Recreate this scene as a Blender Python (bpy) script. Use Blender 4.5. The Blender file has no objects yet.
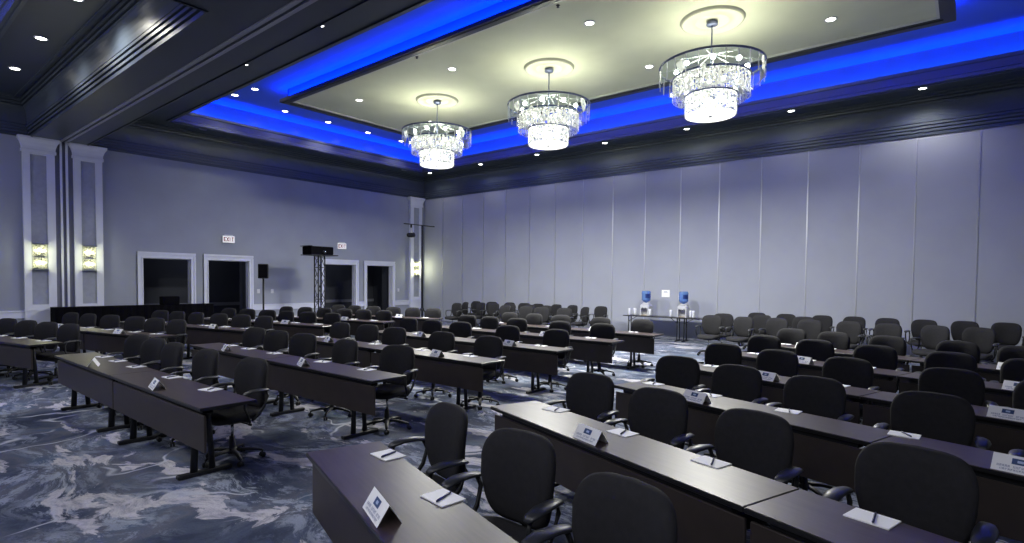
import bpy, math, random
from mathutils import Vector, Matrix
random.seed(7)
PI = math.pi
sc = bpy.context.scene
C = sc.collection

# ------------------------------------------------------------------ materials
def new_mat(name):
    m = bpy.data.materials.new(name); m.use_nodes = True
    nt = m.node_tree; b = nt.nodes['Principled BSDF']
    return m, nt, b

def mat(name, col, rough=0.6, metal=0.0, spec=0.5, noise=0.0, scale=8.0, bump=0.0, bscale=60.0, emit=None, estr=0.0):
    m, nt, b = new_mat(name)
    b.inputs['Base Color'].default_value = (*col, 1)
    b.inputs['Roughness'].default_value = rough
    b.inputs['Metallic'].default_value = metal
    b.inputs['Specular IOR Level'].default_value = spec
    tc = nt.nodes.new('ShaderNodeTexCoord')
    if noise > 0:
        n = nt.nodes.new('ShaderNodeTexNoise'); n.inputs['Scale'].default_value = scale; n.inputs['Detail'].default_value = 4
        r = nt.nodes.new('ShaderNodeValToRGB')
        r.color_ramp.elements[0].position = 0.3; r.color_ramp.elements[1].position = 0.7
        r.color_ramp.elements[0].color = (*[c * (1 - noise) for c in col], 1)
        r.color_ramp.elements[1].color = (*[min(1, c * (1 + noise)) for c in col], 1)
        nt.links.new(tc.outputs['Object'], n.inputs['Vector']); nt.links.new(n.outputs['Fac'], r.inputs['Fac'])
        nt.links.new(r.outputs['Color'], b.inputs['Base Color'])
    if bump > 0:
        n2 = nt.nodes.new('ShaderNodeTexNoise'); n2.inputs['Scale'].default_value = bscale
        bp = nt.nodes.new('ShaderNodeBump'); bp.inputs['Strength'].default_value = bump; bp.inputs['Distance'].default_value = 0.01
        nt.links.new(tc.outputs['Object'], n2.inputs['Vector']); nt.links.new(n2.outputs['Fac'], bp.inputs['Height'])
        nt.links.new(bp.outputs['Normal'], b.inputs['Normal'])
    if emit:
        b.inputs['Emission Color'].default_value = (*emit, 1); b.inputs['Emission Strength'].default_value = estr
    return m

def carpet_mat():
    m, nt, b = new_mat('swirl_carpet'); L = nt.links; N = nt.nodes.new
    geo = N('ShaderNodeNewGeometry')
    def vm(op, a, bb=None, sc_=None):
        n = N('ShaderNodeVectorMath'); n.operation = op; L.new(a, n.inputs[0])
        if bb is not None:
            if isinstance(bb, tuple): n.inputs[1].default_value = bb
            else: L.new(bb, n.inputs[1])
        if sc_ is not None: n.inputs['Scale'].default_value = sc_
        return n.outputs[0]
    def noise(v, scale, detail, rough=.55, dist=0.0):
        n = N('ShaderNodeTexNoise'); n.inputs['Scale'].default_value = scale; n.inputs['Detail'].default_value = detail
        n.inputs['Roughness'].default_value = rough; n.inputs['Distortion'].default_value = dist; L.new(v, n.inputs['Vector']); return n
    def ramp(v, *st):
        r = N('ShaderNodeValToRGB'); e = r.color_ramp.elements
        e[0].position = st[0][0]; e[0].color = (*st[0][1], 1); e[1].position = st[-1][0]; e[1].color = (*st[-1][1], 1)
        for p, c in st[1:-1]: q = e.new(p); q.color = (*c, 1)
        L.new(v, r.inputs['Fac']); return r.outputs['Color']
    def mixc(f, a, c):
        x = N('ShaderNodeMix'); x.data_type = 'RGBA'; L.new(f, x.inputs['Factor'])
        for k, vv in (('A', a), ('B', c)):
            if isinstance(vv, tuple): x.inputs[k].default_value = (*vv, 1)
            else: L.new(vv, x.inputs[k])
        return x.outputs['Result']
    def mul(a, c):
        x = N('ShaderNodeMath'); x.operation = 'MULTIPLY'; L.new(a, x.inputs[0]); L.new(c, x.inputs[1]); return x.outputs[0]
    K0, K1 = (0, 0, 0), (1, 1, 1)
    P = geo.outputs['Position']
    w = noise(P, .55, 2); wv = vm('SCALE', vm('SUBTRACT', w.outputs['Color'], (.5, .5, .5)), None, 1.25)
    W = vm('ADD', P, wv)
    w2 = noise(W, 1.7, 2); W2 = vm('ADD', W, vm('SCALE', vm('SUBTRACT', w2.outputs['Color'], (.5, .5, .5)), None, .42))
    mp = N('ShaderNodeMapping'); mp.inputs['Rotation'].default_value = (0, 0, math.radians(-62)); mp.inputs['Scale'].default_value = (.55, 1.5, 1); L.new(W2, mp.inputs['Vector']); S = mp.outputs['Vector']
    base = ramp(noise(W2, 1.0, 8, .62).outputs['Fac'], (.38, (.026, .035, .066)), (.46, (.052, .066, .108)), (.54, (.092, .100, .132)), (.64, (.066, .094, .155)))
    # broken scratchy mid tone
    scr = mul(ramp(noise(S, 6.0, 10, .78).outputs['Fac'], (.48, K0), (.55, K1)), ramp(noise(vm('ADD', S, (3.1, 7.7, 0)), 1.1, 3).outputs['Fac'], (.42, K0), (.58, K1)))
    c1 = mixc(scr, base, (.24, .27, .34))
    # pale marbled patches with crisp edges
    pt = ramp(noise(vm('ADD', S, (11.3, 4.1, 0)), 1.5, 9, .60).outputs['Fac'], (.572, K0), (.588, K1))
    grain = ramp(noise(S, 9, 5, .7).outputs['Fac'], (.36, (.35, .35, .35)), (.56, K1))
    c2 = mixc(mul(pt, grain), c1, (.44, .43, .47))
    # thin curling outlines
    ln = ramp(noise(vm('ADD', W2, (5.5, 1.3, 0)), .8, 2, .4).outputs['Fac'], (.475, K0), (.488, K1), (.492, K1), (.502, K0))
    gate = ramp(noise(vm('ADD', P, (2.5, 9.3, 0)), 1.0, 2).outputs['Fac'], (.48, K0), (.56, K1))
    c3 = mixc(mul(ln, gate), c2, (.40, .42, .48))
    yn = noise(P, 70, 2, .6)
    ym = N('ShaderNodeMapRange'); ym.inputs['To Min'].default_value = 0.7; ym.inputs['To Max'].default_value = 1.3
    L.new(yn.outputs['Fac'], ym.inputs['Value'])
    v = N('ShaderNodeVectorMath'); v.operation = 'SCALE'; L.new(c3, v.inputs[0]); L.new(ym.outputs['Result'], v.inputs['Scale'])
    L.new(v.outputs[0], b.inputs['Base Color'])
    b.inputs['Roughness'].default_value = 0.95; b.inputs['Specular IOR Level'].default_value = 0.15
    return m

def wood_mat():
    m, nt, b = new_mat('dark_laminate'); L = nt.links; N = nt.nodes.new
    tc = N('ShaderNodeTexCoord'); mp = N('ShaderNodeMapping'); mp.inputs['Scale'].default_value = (1.2, 14, 14)
    n = N('ShaderNodeTexNoise'); n.inputs['Scale'].default_value = 4; n.inputs['Detail'].default_value = 6; n.inputs['Distortion'].default_value = .4
    r = N('ShaderNodeValToRGB'); r.color_ramp.elements[0].position = .3; r.color_ramp.elements[1].position = .7
    r.color_ramp.elements[0].color = (0.026, 0.017, 0.016, 1); r.color_ramp.elements[1].color = (0.050, 0.034, 0.030, 1)
    L.new(tc.outputs['Object'], mp.inputs['Vector']); L.new(mp.outputs['Vector'], n.inputs['Vector']); L.new(n.outputs['Fac'], r.inputs['Fac'])
    L.new(r.outputs['Color'], b.inputs['Base Color'])
    b.inputs['Roughness'].default_value = 0.38; b.inputs['Specular IOR Level'].default_value = 0.55
    return m

def emis(name, col, s):
    m = bpy.data.materials.new(name); m.use_nodes = True; nt = m.node_tree; nt.nodes.clear()
    e = nt.nodes.new('ShaderNodeEmission'); o = nt.nodes.new('ShaderNodeOutputMaterial')
    e.inputs['Color'].default_value = (*col, 1); e.inputs['Strength'].default_value = s
    nt.links.new(e.outputs[0], o.inputs[0]); return m

def crystal_mat(name, transp, tint=(.96, .98, 1.0), cells=34.0, trans_str=0.9, gloss=.10):
    """cut-glass strips: clear facets beside facets that scatter the bulbs' light"""
    m = bpy.data.materials.new(name); m.use_nodes = True; nt = m.node_tree; nt.nodes.clear(); L = nt.links; N = nt.nodes.new
    out = N('ShaderNodeOutputMaterial'); tr = N('ShaderNodeBsdfTransparent'); tl = N('ShaderNodeBsdfTranslucent'); gl = N('ShaderNodeBsdfGlossy')
    tr.inputs['Color'].default_value = (*tint, 1); tl.inputs['Color'].default_value = (trans_str,) * 3 + (1,)
    gl.inputs['Roughness'].default_value = 0.15; gl.inputs['Color'].default_value = (1, 1, 1, 1)
    tc = N('ShaderNodeTexCoord'); vo = N('ShaderNodeTexVoronoi'); vo.inputs['Scale'].default_value = cells
    L.new(tc.outputs['Object'], vo.inputs['Vector'])
    bw = N('ShaderNodeSeparateColor'); L.new(vo.outputs['Color'], bw.inputs['Color'])
    r = N('ShaderNodeValToRGB'); r.color_ramp.elements[0].position = max(0.02, transp - .10); r.color_ramp.elements[1].position = min(.99, transp + .10)
    L.new(bw.outputs['Red'], r.inputs['Fac'])
    a = N('ShaderNodeMixShader'); L.new(r.outputs['Color'], a.inputs['Fac']); L.new(tr.outputs[0], a.inputs[1]); L.new(tl.outputs[0], a.inputs[2])
    c = N('ShaderNodeMixShader'); c.inputs['Fac'].default_value = gloss; L.new(a.outputs[0], c.inputs[1]); L.new(gl.outputs[0], c.inputs[2])
    L.new(c.outputs[0], out.inputs[0]); return m

def glass_mat(name, col, alpha):
    m, nt, b = new_mat(name); L = nt.links
    out = nt.nodes['Material Output']; tr = nt.nodes.new('ShaderNodeBsdfTransparent'); mx = nt.nodes.new('ShaderNodeMixShader')
    tr.inputs['Color'].default_value = (*col, 1)
    b.inputs['Base Color'].default_value = (*col, 1); b.inputs['Roughness'].default_value = .1
    mx.inputs['Fac'].default_value = alpha
    L.new(tr.outputs[0], mx.inputs[1]); L.new(b.outputs[0], mx.inputs[2]); L.new(mx.outputs[0], out.inputs[0]); return m

M = {}
M['carpet'] = carpet_mat()
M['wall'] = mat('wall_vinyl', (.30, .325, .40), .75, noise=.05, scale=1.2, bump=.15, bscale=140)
M['panel'] = mat('partition_fabric', (.33, .35, .435), .8, noise=.04, scale=.9, bump=.2, bscale=160)
M['seam'] = mat('partition_edge_trim', (.50, .52, .60), .4, metal=.6)
M['groove'] = mat('dark_groove', (.17, .18, .25), .7)
M['white_trim'] = mat('white_painted_trim', (.66, .69, .84), .45, noise=.03, scale=3)
M['insert'] = mat('silver_wallcovering', (.33, .355, .44), .32, noise=.07, scale=9)
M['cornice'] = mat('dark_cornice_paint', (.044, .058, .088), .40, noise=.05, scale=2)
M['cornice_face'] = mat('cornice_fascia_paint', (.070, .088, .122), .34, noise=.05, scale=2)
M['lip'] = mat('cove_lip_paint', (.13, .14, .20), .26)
M['cove'] = mat('cove_led_glow_tint', (.09, .20, .80), .8, noise=.02, scale=1)  # blue LED glow tinted into the cove colour
M['cream'] = mat('cream_ceiling_plaster', (.64, .655, .52), .8, noise=.06, scale=.9, bump=.2, bscale=5)
M['trayframe'] = mat('tray_frame_paint', (.045, .05, .07), .45)
M['bead'] = mat('tray_bead_paint', (.62, .62, .60), .5)
M['track'] = mat('partition_track', (.36, .37, .46), .35, metal=.5)
M['black'] = mat('black_plastic', (.011, .012, .015), .55, spec=.35)
M['arm'] = mat('black_armrest', (.022, .024, .030), .38)
M['fabric'] = mat('charcoal_fabric', (.0175, .0175, .021), .85, spec=.25, noise=.12, scale=30, bump=.25, bscale=400)
M['metalblk'] = mat('black_powder_steel', (.010, .011, .015), .5, spec=.4)
M['chrome'] = mat('chrome', (.6, .62, .66), .18, metal=1)
M['wood'] = wood_mat()
M['edge'] = mat('black_table_edge', (.010, .010, .012), .3)
M['modesty'] = mat('modesty_laminate', (.031, .024, .022), .42, noise=.15, scale=6)
M['paper'] = mat('white_paper', (.88, .89, .93), .6)
M['ink'] = mat('printed_grey_ink', (.33, .36, .50), .6)
M['logo'] = mat('printed_navy', (.022, .060, .19), .5)
M['logo_lt'] = mat('printed_pale_blue', (.40, .50, .72), .5)
M['pen'] = mat('navy_pen', (.01, .018, .08), .3)
M['drape'] = mat('black_drape', (.004, .004, .006), .95, spec=.05, bump=.3, bscale=12)
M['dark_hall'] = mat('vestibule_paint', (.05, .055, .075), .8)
M['hall_trim'] = mat('vestibule_trim', (.22, .23, .28), .6)
M['plate'] = mat('switch_plate', (.62, .63, .70), .4)
M['plastic_w'] = mat('white_plastic', (.50, .51, .58), .35)
M['cup'] = mat('paper_cup', (.62, .64, .72), .5)
M['beige'] = mat('beige_box', (.33, .29, .24), .6)
M['jug'] = glass_mat('blue_water_jug', (.17, .31, .66), .6)
M['jug_label'] = mat('navy_jug_label', (.01, .03, .16), .4)
M['lens'] = emis('downlight_lens', (1, .98, .90), 14)
M['lens_dim'] = mat('unlit_downlight_lens', (.25, .27, .33), .3)
M['bulb'] = emis('bulb_glow', (1, 1, .86), 22)
M['bulb_low'] = emis('inner_bulb_glow', (1, 1, .88), 9)
M['sbulb'] = emis('sconce_bulb_glow', (1, 1, .60), 14)
M['diff'] = emis('diffuser_glow', (1, 1, .93), 1.8)
M['clear'] = crystal_mat('clear_glass_strips', .97, cells=5, tint=(.95, .985, 1.0), trans_str=.8, gloss=.07)
M['crys'] = crystal_mat('cut_crystal', .45)
M['scrys'] = crystal_mat('sconce_crystal', .5, tint=(1, 1, .9), gloss=.05)
M['rim'] = mat('chandelier_rim', (.16, .18, .30), .3, metal=.6)
M['rod'] = mat('satin_white_rod', (.70, .72, .72), .3)
M['bevel'] = crystal_mat('bevelled_glass_edge', .12, cells=20, trans_str=.9, gloss=.15)
M['exit'] = mat('exit_face', (.75, .72, .74), .5, emit=(1, .95, .97), estr=.5)
M['exit_red'] = mat('exit_letters', (.22, .03, .04), .5)
M['medal'] = mat('medallion_plaster', (.56, .56, .46), .7)

# ------------------------------------------------------------------ mesh builder
class MB:
    def __init__(s): s.v = []; s.f = []; s.m = []; s.sm = []
    def add(s, vs, fs, mi=0, smooth=False):
        b = len(s.v); s.v += [tuple(v) for v in vs]
        for f in fs: s.f.append(tuple(i + b for i in f)); s.m.append(mi); s.sm.append(smooth)
    def box(s, x0, x1, y0, y1, z0, z1, mi=0, T=None):
        vs = [(x0, y0, z0), (x1, y0, z0), (x1, y1, z0), (x0, y1, z0), (x0, y0, z1), (x1, y0, z1), (x1, y1, z1), (x0, y1, z1)]
        if T is not None: vs = [T @ Vector(v) for v in vs]
        s.add(vs, [(3, 2, 1, 0), (4, 5, 6, 7), (0, 1, 5, 4), (1, 2, 6, 5), (2, 3, 7, 6), (3, 0, 4, 7)], mi)
    def cbox(s, x0, x1, y0, y1, z0, z1, c=.01, mi=0, T=None):
        """box with chamfered edges"""
        vs = []
        for z, k in ((z0, c), (z0 + c, 0), (z1 - c, 0), (z1, c)):
            X0, X1, Y0, Y1 = x0 + k, x1 - k, y0 + k, y1 - k
            vs += [(X0 + c, Y0, z), (X1 - c, Y0, z), (X1, Y0 + c, z), (X1, Y1 - c, z), (X1 - c, Y1, z), (X0 + c, Y1, z), (X0, Y1 - c, z), (X0, Y0 + c, z)]
        if T is not None: vs = [T @ Vector(v) for v in vs]
        fs = [tuple(range(7, -1, -1)), tuple(range(24, 32))]
        for r in range(3):
            for i in range(8): j = (i + 1) % 8; fs.append((r * 8 + i, r * 8 + j, (r + 1) * 8 + j, (r + 1) * 8 + i))
        s.add(vs, fs, mi)
    def rings(s, rs, mi=0, smooth=True, cap=True):
        n = len(rs[0]); vs = [p for r in rs for p in r]; fs = []
        for k in range(len(rs) - 1):
            for i in range(n): j = (i + 1) % n; fs.append((k * n + i, k * n + j, (k + 1) * n + j, (k + 1) * n + i))
        if cap: fs.append(tuple(range(n - 1, -1, -1))); fs.append(tuple(range((len(rs) - 1) * n, len(rs) * n)))
        s.add(vs, fs, mi, smooth)
    def lathe(s, prof, c=(0, 0, 0), n=24, mi=0, smooth=True, cap=True):
        s.rings([[(c[0] + r * math.cos(2 * PI * i / n), c[1] + r * math.sin(2 * PI * i / n), c[2] + z) for i in range(n)] for r, z in prof], mi, smooth, cap)
    def tube(s, pts, r, n=8, mi=0, flat=1.0, smooth=True):
        """sweep; r number or list; flat = vertical squash"""
        pts = [Vector(p) for p in pts]; rs = []
        for k, p in enumerate(pts):
            d = (pts[min(k + 1, len(pts) - 1)] - pts[max(k - 1, 0)]).normalized()
            up = Vector((0, 0, 1)) if abs(d.z) < .95 else Vector((1, 0, 0))
            a = d.cross(up).normalized(); b = a.cross(d).normalized()
            rr = r[k] if isinstance(r, (list, tuple)) else r
            fl = flat[k] if isinstance(flat, (list, tuple)) else flat
            rs.append([p + a * (rr * math.cos(2 * PI * i / n)) + b * (rr * fl * math.sin(2 * PI * i / n)) for i in range(n)])
        s.rings(rs, mi, smooth)
    def build(s, name, mats, parent=None, loc=None):
        me = bpy.data.meshes.new(name); me.from_pydata(s.v, [], s.f)
        for m in (mats if isinstance(mats, (list, tuple)) else [mats]): me.materials.append(m)
        me.polygons.foreach_set('material_index', s.m); me.polygons.foreach_set('use_smooth', s.sm); me.update()
        o = bpy.data.objects.new(name, me); C.objects.link(o)
        if parent is not None: o.parent = parent
        if loc: o.location = loc
        return o

def empty(name, loc=(0, 0, 0), rz=0.0):
    o = bpy.data.objects.new(name, None); o.empty_display_size = .1; C.objects.link(o); o.location = loc; o.rotation_euler = (0, 0, rz); return o
def tag(o, label, cat, group=None):
    o['label'] = label; o['category'] = cat
    if group: o['group'] = group
    return o
def struct(o, label=None):
    o['kind'] = 'structure'
    if label: o['label'] = label
    return o
KIDS = {}
def kids(o):
    return list(o.children)
def copy_tree(o, parent=None):
    c = o.copy(); C.objects.link(c)
    if parent is not None: c.parent = parent
    for ch in TREE.get(o.name, []): copy_tree(ch, c)
    return c
TREE = {}
def remember(o):
    TREE[o.name] = list(o.children)
    for ch in o.children: remember(ch)

# ------------------------------------------------------------------ room constants (metres, camera above the origin)
XL, YR, XR, YF = -19.02, 16.90, 3.15, -8.0
ZW = 5.44      # top of wall / bottom of cornice
ZS = 6.35      # soffit
ZB = 7.28      # cove ceiling

b = MB(); b.add([(XL - 2.6, YF, 0), (XR, YF, 0), (XR, YR, 0), (XL - 2.6, YR, 0)], [(0, 1, 2, 3)])
b.add([(XL - 2.6, YF, -.1), (XR, YF, -.1), (XR, YR, -.1), (XL - 2.6, YR, -.1)], [(3, 2, 1, 0)])
struct(b.build('floor', M['carpet']))

# left wall with four door openings
DO = [(5.81, 7.13), (7.65, 8.97), (11.87, 13.23), (13.78, 15.07)]
b = MB(); ys = [YF] + [v for d in DO for v in d] + [YR]
for i in range(0, len(ys), 2): b.box(XL - .18, XL, ys[i], ys[i + 1], 0, 5.6)
for y0, y1 in DO: b.box(XL - .18, XL, y0, y1, 2.40, 5.6)
struct(b.build('wall_left', M['wall']))
# vestibule behind the doors
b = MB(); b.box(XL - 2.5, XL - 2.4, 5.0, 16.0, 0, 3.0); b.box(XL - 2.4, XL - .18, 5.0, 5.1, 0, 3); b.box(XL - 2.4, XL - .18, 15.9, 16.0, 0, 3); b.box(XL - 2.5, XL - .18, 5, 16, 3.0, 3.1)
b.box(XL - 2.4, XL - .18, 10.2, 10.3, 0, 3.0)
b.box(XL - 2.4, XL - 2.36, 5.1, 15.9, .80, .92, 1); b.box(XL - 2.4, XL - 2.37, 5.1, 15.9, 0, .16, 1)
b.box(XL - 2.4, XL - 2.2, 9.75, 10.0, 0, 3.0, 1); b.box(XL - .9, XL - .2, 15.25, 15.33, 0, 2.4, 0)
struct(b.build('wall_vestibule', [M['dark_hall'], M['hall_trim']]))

l_ = bpy.data.lights.new('vestibule_fill', 'POINT'); l_.energy = 7; l_.color = (.8, .85, 1); l_.shadow_soft_size = .2; o_ = bpy.data.objects.new('vestibule_fill', l_); C.objects.link(o_); o_.location = (XL - 1.2, 8.0, 2.7)  # fill lights added to the unlit vestibule, no fixture there
l_ = l_.copy(); o_ = bpy.data.objects.new('vestibule_fill', l_); C.objects.link(o_); o_.location = (XL - 1.2, 13.5, 2.7)
# casings: stepped white frame round each opening
for i, (y0, y1) in enumerate(DO):
    b = MB()
    for (a, w, p) in ((.14, .14, .03), (.14, .05, .055), (.03, .03, .045)):
        # a = outer offset of this band from the opening, w = band width, p = projection
        o0, o1 = a, a - w
        x0, x1 = XL + .001, XL + p
        b.box(x0, x1, y0 - o0, y0 - o1, 0, 2.40 + (o1 if o1 > 0 else 0) + (0), 0)
        b.box(x0, x1, y1 + o1, y1 + o0, 0, 2.40 + (o1 if o1 > 0 else 0), 0)
        zt = 2.40 + a * 1.3; zb = 2.40 + o1 * 1.3
        b.box(x0, x1, y0 - o0, y1 + o0, zb, zt, 0)
    b.box(XL - .18, XL + .001, y0 - .001, y0 + .02, 0, 2.4); b.box(XL - .18, XL + .001, y1 - .02, y1 + .001, 0, 2.4); b.box(XL - .18, XL + .001, y0, y1, 2.38, 2.401)
    o = b.build('door_%d' % (i + 1), M['white_trim']); struct(o, 'white stepped casing round open doorway %s on the left wall' % ['nearest the pilasters', 'beside the loudspeaker', 'beside the truss tower', 'nearest the far corner'][i])

# chair rail on the left wall between openings / pilasters
b = MB(); segs = [(YF, 3.11), (4.82, 5.67), (7.27, 7.51), (9.11, 11.73), (13.37, 13.64), (15.21, 16.0)]
for y0, y1 in segs:
    b.box(XL, XL + .035, y0, y1, .72, .90); b.box(XL, XL + .055, y0, y1, .88, .915); b.box(XL, XL + .03, y0, y1, 0, .16)
struct(b.build('trim_1', M['white_trim']), 'white chair rail and base along the left wall')

# pilasters
def pilaster(n, y0, y1, i0, i1, zi0, label):
    b = MB(); P = .10
    b.box(XL, XL + P, y0, i0, 0, 5.05); b.box(XL, XL + P, i1, y1, 0, 5.05)
    b.box(XL, XL + P, i0, i1, 0, zi0); b.box(XL, XL + P, i0, i1, 5.0, 5.05)
    b.box(XL, XL + P - .04, i0, i1, zi0, 5.0, 1)
    # flared capital
    prof = [(0, 5.05), (.03, 5.05), (.03, 5.12), (.015, 5.13), (.02, 5.2), (.05, 5.3), (.09, 5.37), (.10, 5.38), (.10, ZW)]
    rs = []
    for e, z in prof: rs.append([(XL, y0 - e, z), (XL + P + e, y0 - e, z), (XL + P + e, y1 + e, z), (XL, y1 + e, z)])
    b.rings(rs, 0, False)
    b.box(XL, XL + P + .02, y0 - .02, y1 + .02, 0, .18)
    b.box(XL, XL + P + .015, y0 - .01, y1 + .01, zi0 - .16, zi0 - .12)
    struct(b.build('trim_%d' % n, [M['white_trim'], M['insert']]), label)
pilaster(2, 3.11, 3.77, 3.26, 3.60, 1.07, 'white pilaster left of the partition pocket')
pilaster(3, 4.17, 4.82, 4.33, 4.66, 1.07, 'white pilaster right of the partition pocket')
pilaster(4, 16.02, 16.68, 16.20, 16.52, 1.07, 'white pilaster in the far corner')
# partition pocket between the two pilasters
b = MB(); b.box(XL, XL + .03, 3.77, 3.885, 0, ZW, 1); b.box(XL, XL + .03, 4.055, 4.17, 0, ZW, 1); b.box(XL, XL + .075, 3.885, 3.93, 0, ZW, 0); b.box(XL, XL + .075, 4.01, 4.055, 0, ZW, 0)
b.box(XL, XL + .012, 3.93, 4.01, 0, ZW, 2)
struct(b.build('trim_5', [M['white_trim'], M['groove'], M['groove']]), 'pocket strips of the folding partition between two pilasters')

# partition wall at the right: panels with edge trims
b = MB(); w = 1.198; k = 0
while XL + k * w < XR:
    x0 = XL + k * w; x1 = min(x0 + w, XR)
    b.box(x0 + .012, x1 - .012, YR, YR + .1, .03, ZW + .1, 0)
    b.box(x0 - .012, x0 + .012, YR + .025, YR + .1, 0, ZW + .1, 1)
    k += 1
b.box(XL - .18, XR, YR + .1, YR + .2, 0, 5.6, 0); b.box(XL, XR, YR + .005, YR + .1, 0, .03, 1)
struct(b.build('wall_back', [M['panel'], M['groove']]))
b = MB(); k = 1
while XL + k * w < XR - .1:
    x0 = XL + k * w
    b.box(x0 - .017, x0 + .003, YR - .012, YR + .02, .03, ZW, 0); b.box(x0 + .006, x0 + .013, YR - .006, YR + .02, .03, ZW, 0); k += 1
struct(b.build('trim_6', M['seam']), 'thin metal edges of the folding partition panels')
b = MB(); b.box(XR, XR + .1, YF, YR, 0, 5.6); struct(b.build('wall_right', M['wall']))
b = MB(); b.box(XL, XR, YF - .1, YF, 0, 5.6); struct(b.build('wall_front', M['wall']))

# ------------------------------------------------------------------ ceiling: two bays divided by a beam
def sweep(rect, prof, name, mats, label, extra_near=0.0, extra_far=0.0, mi=None):
    """mitred sweep of (inset, z, material) round a rectangle; the near/far sides may have a deeper soffit"""
    x0, x1, y0, y1 = rect; rs = []
    for p in prof:
        wv, z = p[0], p[1]; k = 1.0 if wv >= .75 else 0.0
        en, ef = extra_near * k, extra_far * k
        rs.append([(x0 + wv, y0 + wv + en, z), (x1 - wv, y0 + wv + en, z), (x1 - wv, y1 - wv - ef, z), (x0 + wv, y1 - wv - ef, z)])
    b = MB()
    for a in range(len(rs) - 1):
        b.rings([rs[a], rs[a + 1]], prof[a][2], False, False)
    return struct(b.build(name, mats), label)
def bay(tag_, rect, en, ef, names):
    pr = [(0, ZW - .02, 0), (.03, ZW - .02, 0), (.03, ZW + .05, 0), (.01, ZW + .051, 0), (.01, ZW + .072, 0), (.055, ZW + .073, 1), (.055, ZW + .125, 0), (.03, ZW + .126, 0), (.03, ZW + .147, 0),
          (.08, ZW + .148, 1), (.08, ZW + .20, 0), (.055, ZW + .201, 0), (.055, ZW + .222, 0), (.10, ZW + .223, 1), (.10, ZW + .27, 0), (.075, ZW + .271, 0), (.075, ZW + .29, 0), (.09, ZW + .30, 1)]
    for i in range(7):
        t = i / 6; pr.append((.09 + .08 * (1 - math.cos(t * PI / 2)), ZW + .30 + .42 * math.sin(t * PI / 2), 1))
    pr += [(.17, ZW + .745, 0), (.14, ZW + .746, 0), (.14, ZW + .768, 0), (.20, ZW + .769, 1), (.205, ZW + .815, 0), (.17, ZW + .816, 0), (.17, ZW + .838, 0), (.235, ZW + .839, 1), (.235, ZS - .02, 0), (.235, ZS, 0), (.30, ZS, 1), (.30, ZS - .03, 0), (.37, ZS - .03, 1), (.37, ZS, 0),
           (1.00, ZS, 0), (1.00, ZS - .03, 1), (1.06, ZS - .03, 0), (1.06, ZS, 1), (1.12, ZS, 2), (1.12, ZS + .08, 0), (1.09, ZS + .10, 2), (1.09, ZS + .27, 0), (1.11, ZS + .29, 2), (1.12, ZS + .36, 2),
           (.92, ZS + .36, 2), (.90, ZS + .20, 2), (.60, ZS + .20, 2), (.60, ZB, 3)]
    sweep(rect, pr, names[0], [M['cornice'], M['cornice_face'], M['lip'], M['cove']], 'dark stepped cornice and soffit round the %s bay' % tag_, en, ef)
bay('main', (XL, XR, 4.45, YR), .69, 0, ['ceiling'])
BX = -8.1
bay('second', (XL, BX, YF, 3.30), 0, .22, ['ceiling'])
b = MB(); b.box(BX, XR, YF, 3.30, ZW, ZW + .1); struct(b.build('ceiling', M['cornice']), 'flat dark ceiling beside the second bay')
# beam between the bays with the partition track
b = MB(); b.box(XL, XR, 3.30, 4.45, ZW, ZW + .1); struct(b.build('ceiling', M['cornice']), 'wide dark beam dividing the two ceiling bays')
b = MB(); b.box(XL + .1, XR, 3.86, 3.925, ZW - .02, ZW); b.box(XL + .1, XR, 3.975, 4.04, ZW - .02, ZW)
struct(b.build('trim_7', M['track']), 'pale double track of the folding partition under the beam')
# cove ceilings
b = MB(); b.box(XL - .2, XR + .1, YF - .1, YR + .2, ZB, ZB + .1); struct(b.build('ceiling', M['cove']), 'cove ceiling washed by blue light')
b = MB()
for (x0, x1, y0, y1) in ((XL - .3, XL - .18, YF, YR + .2), (XR + .1, XR + .2, YF, YR + .2), (XL, XR, YR + .2, YR + .3), (XL, XR, YF - .2, YF - .1)): b.box(x0, x1, y0, y1, 5.5, ZB + .1)
struct(b.build('ceiling', M['cornice']), 'dark upper wall hidden behind the cornice')

def cloud(x0, x1, y0, y1, label):
    z0, z1 = 6.88, 6.98; F = .24
    b = MB()
    # outer frame ring with stepped inner edge, ledge on top, riser set back
    for (i0, i1, za, zb) in ((0, .06, z0 + .015, z1), (.06, F - .05, z0, z1), (F - .05, F, z0 + .03, z1 + .02)):
        b.box(x0 + i0, x1 - i0, y0 + i0, y0 + i1, za, zb); b.box(x0 + i0, x1 - i0, y1 - i1, y1 - i0, za, zb)
        b.box(x0 + i0, x0 + i1, y0 + i1, y1 - i1, za, zb); b.box(x1 - i1, x1 - i0, y0 + i1, y1 - i1, za, zb)
    i0, i1 = F, F + .05
    b.box(x0 + i0, x1 - i0, y0 + i0, y0 + i1, z0 + .04, z1, 1); b.box(x0 + i0, x1 - i0, y1 - i1, y1 - i0, z0 + .04, z1, 1)
    b.box(x0 + i0, x0 + i1, y0 + i1, y1 - i1, z0 + .04, z1, 1); b.box(x1 - i1, x1 - i0, y0 + i1, y1 - i1, z0 + .04, z1, 1)
    b.box(x0 + F, x1 - F, y0 + F, y1 - F, 6.955, 7.02, 2)
    r = .16
    b.box(x0 + r, x1 - r, y0 + r, y0 + r + .05, z1, ZB, 3); b.box(x0 + r, x1 - r, y1 - r - .05, y1 - r, z1, ZB, 3)
    b.box(x0 + r, x0 + r + .05, y0 + r, y1 - r, z1, ZB, 3); b.box(x1 - r - .05, x1 - r, y0 + r, y1 - r, z1, ZB, 3)
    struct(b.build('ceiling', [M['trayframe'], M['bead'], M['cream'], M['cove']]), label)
CX0, CX1, CY0, CY1 = -15.50, -.31, 8.23, 13.81
cloud(CX0, CX1, CY0, CY1, 'cream ceiling panel with dark frame hung in the blue cove')
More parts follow.
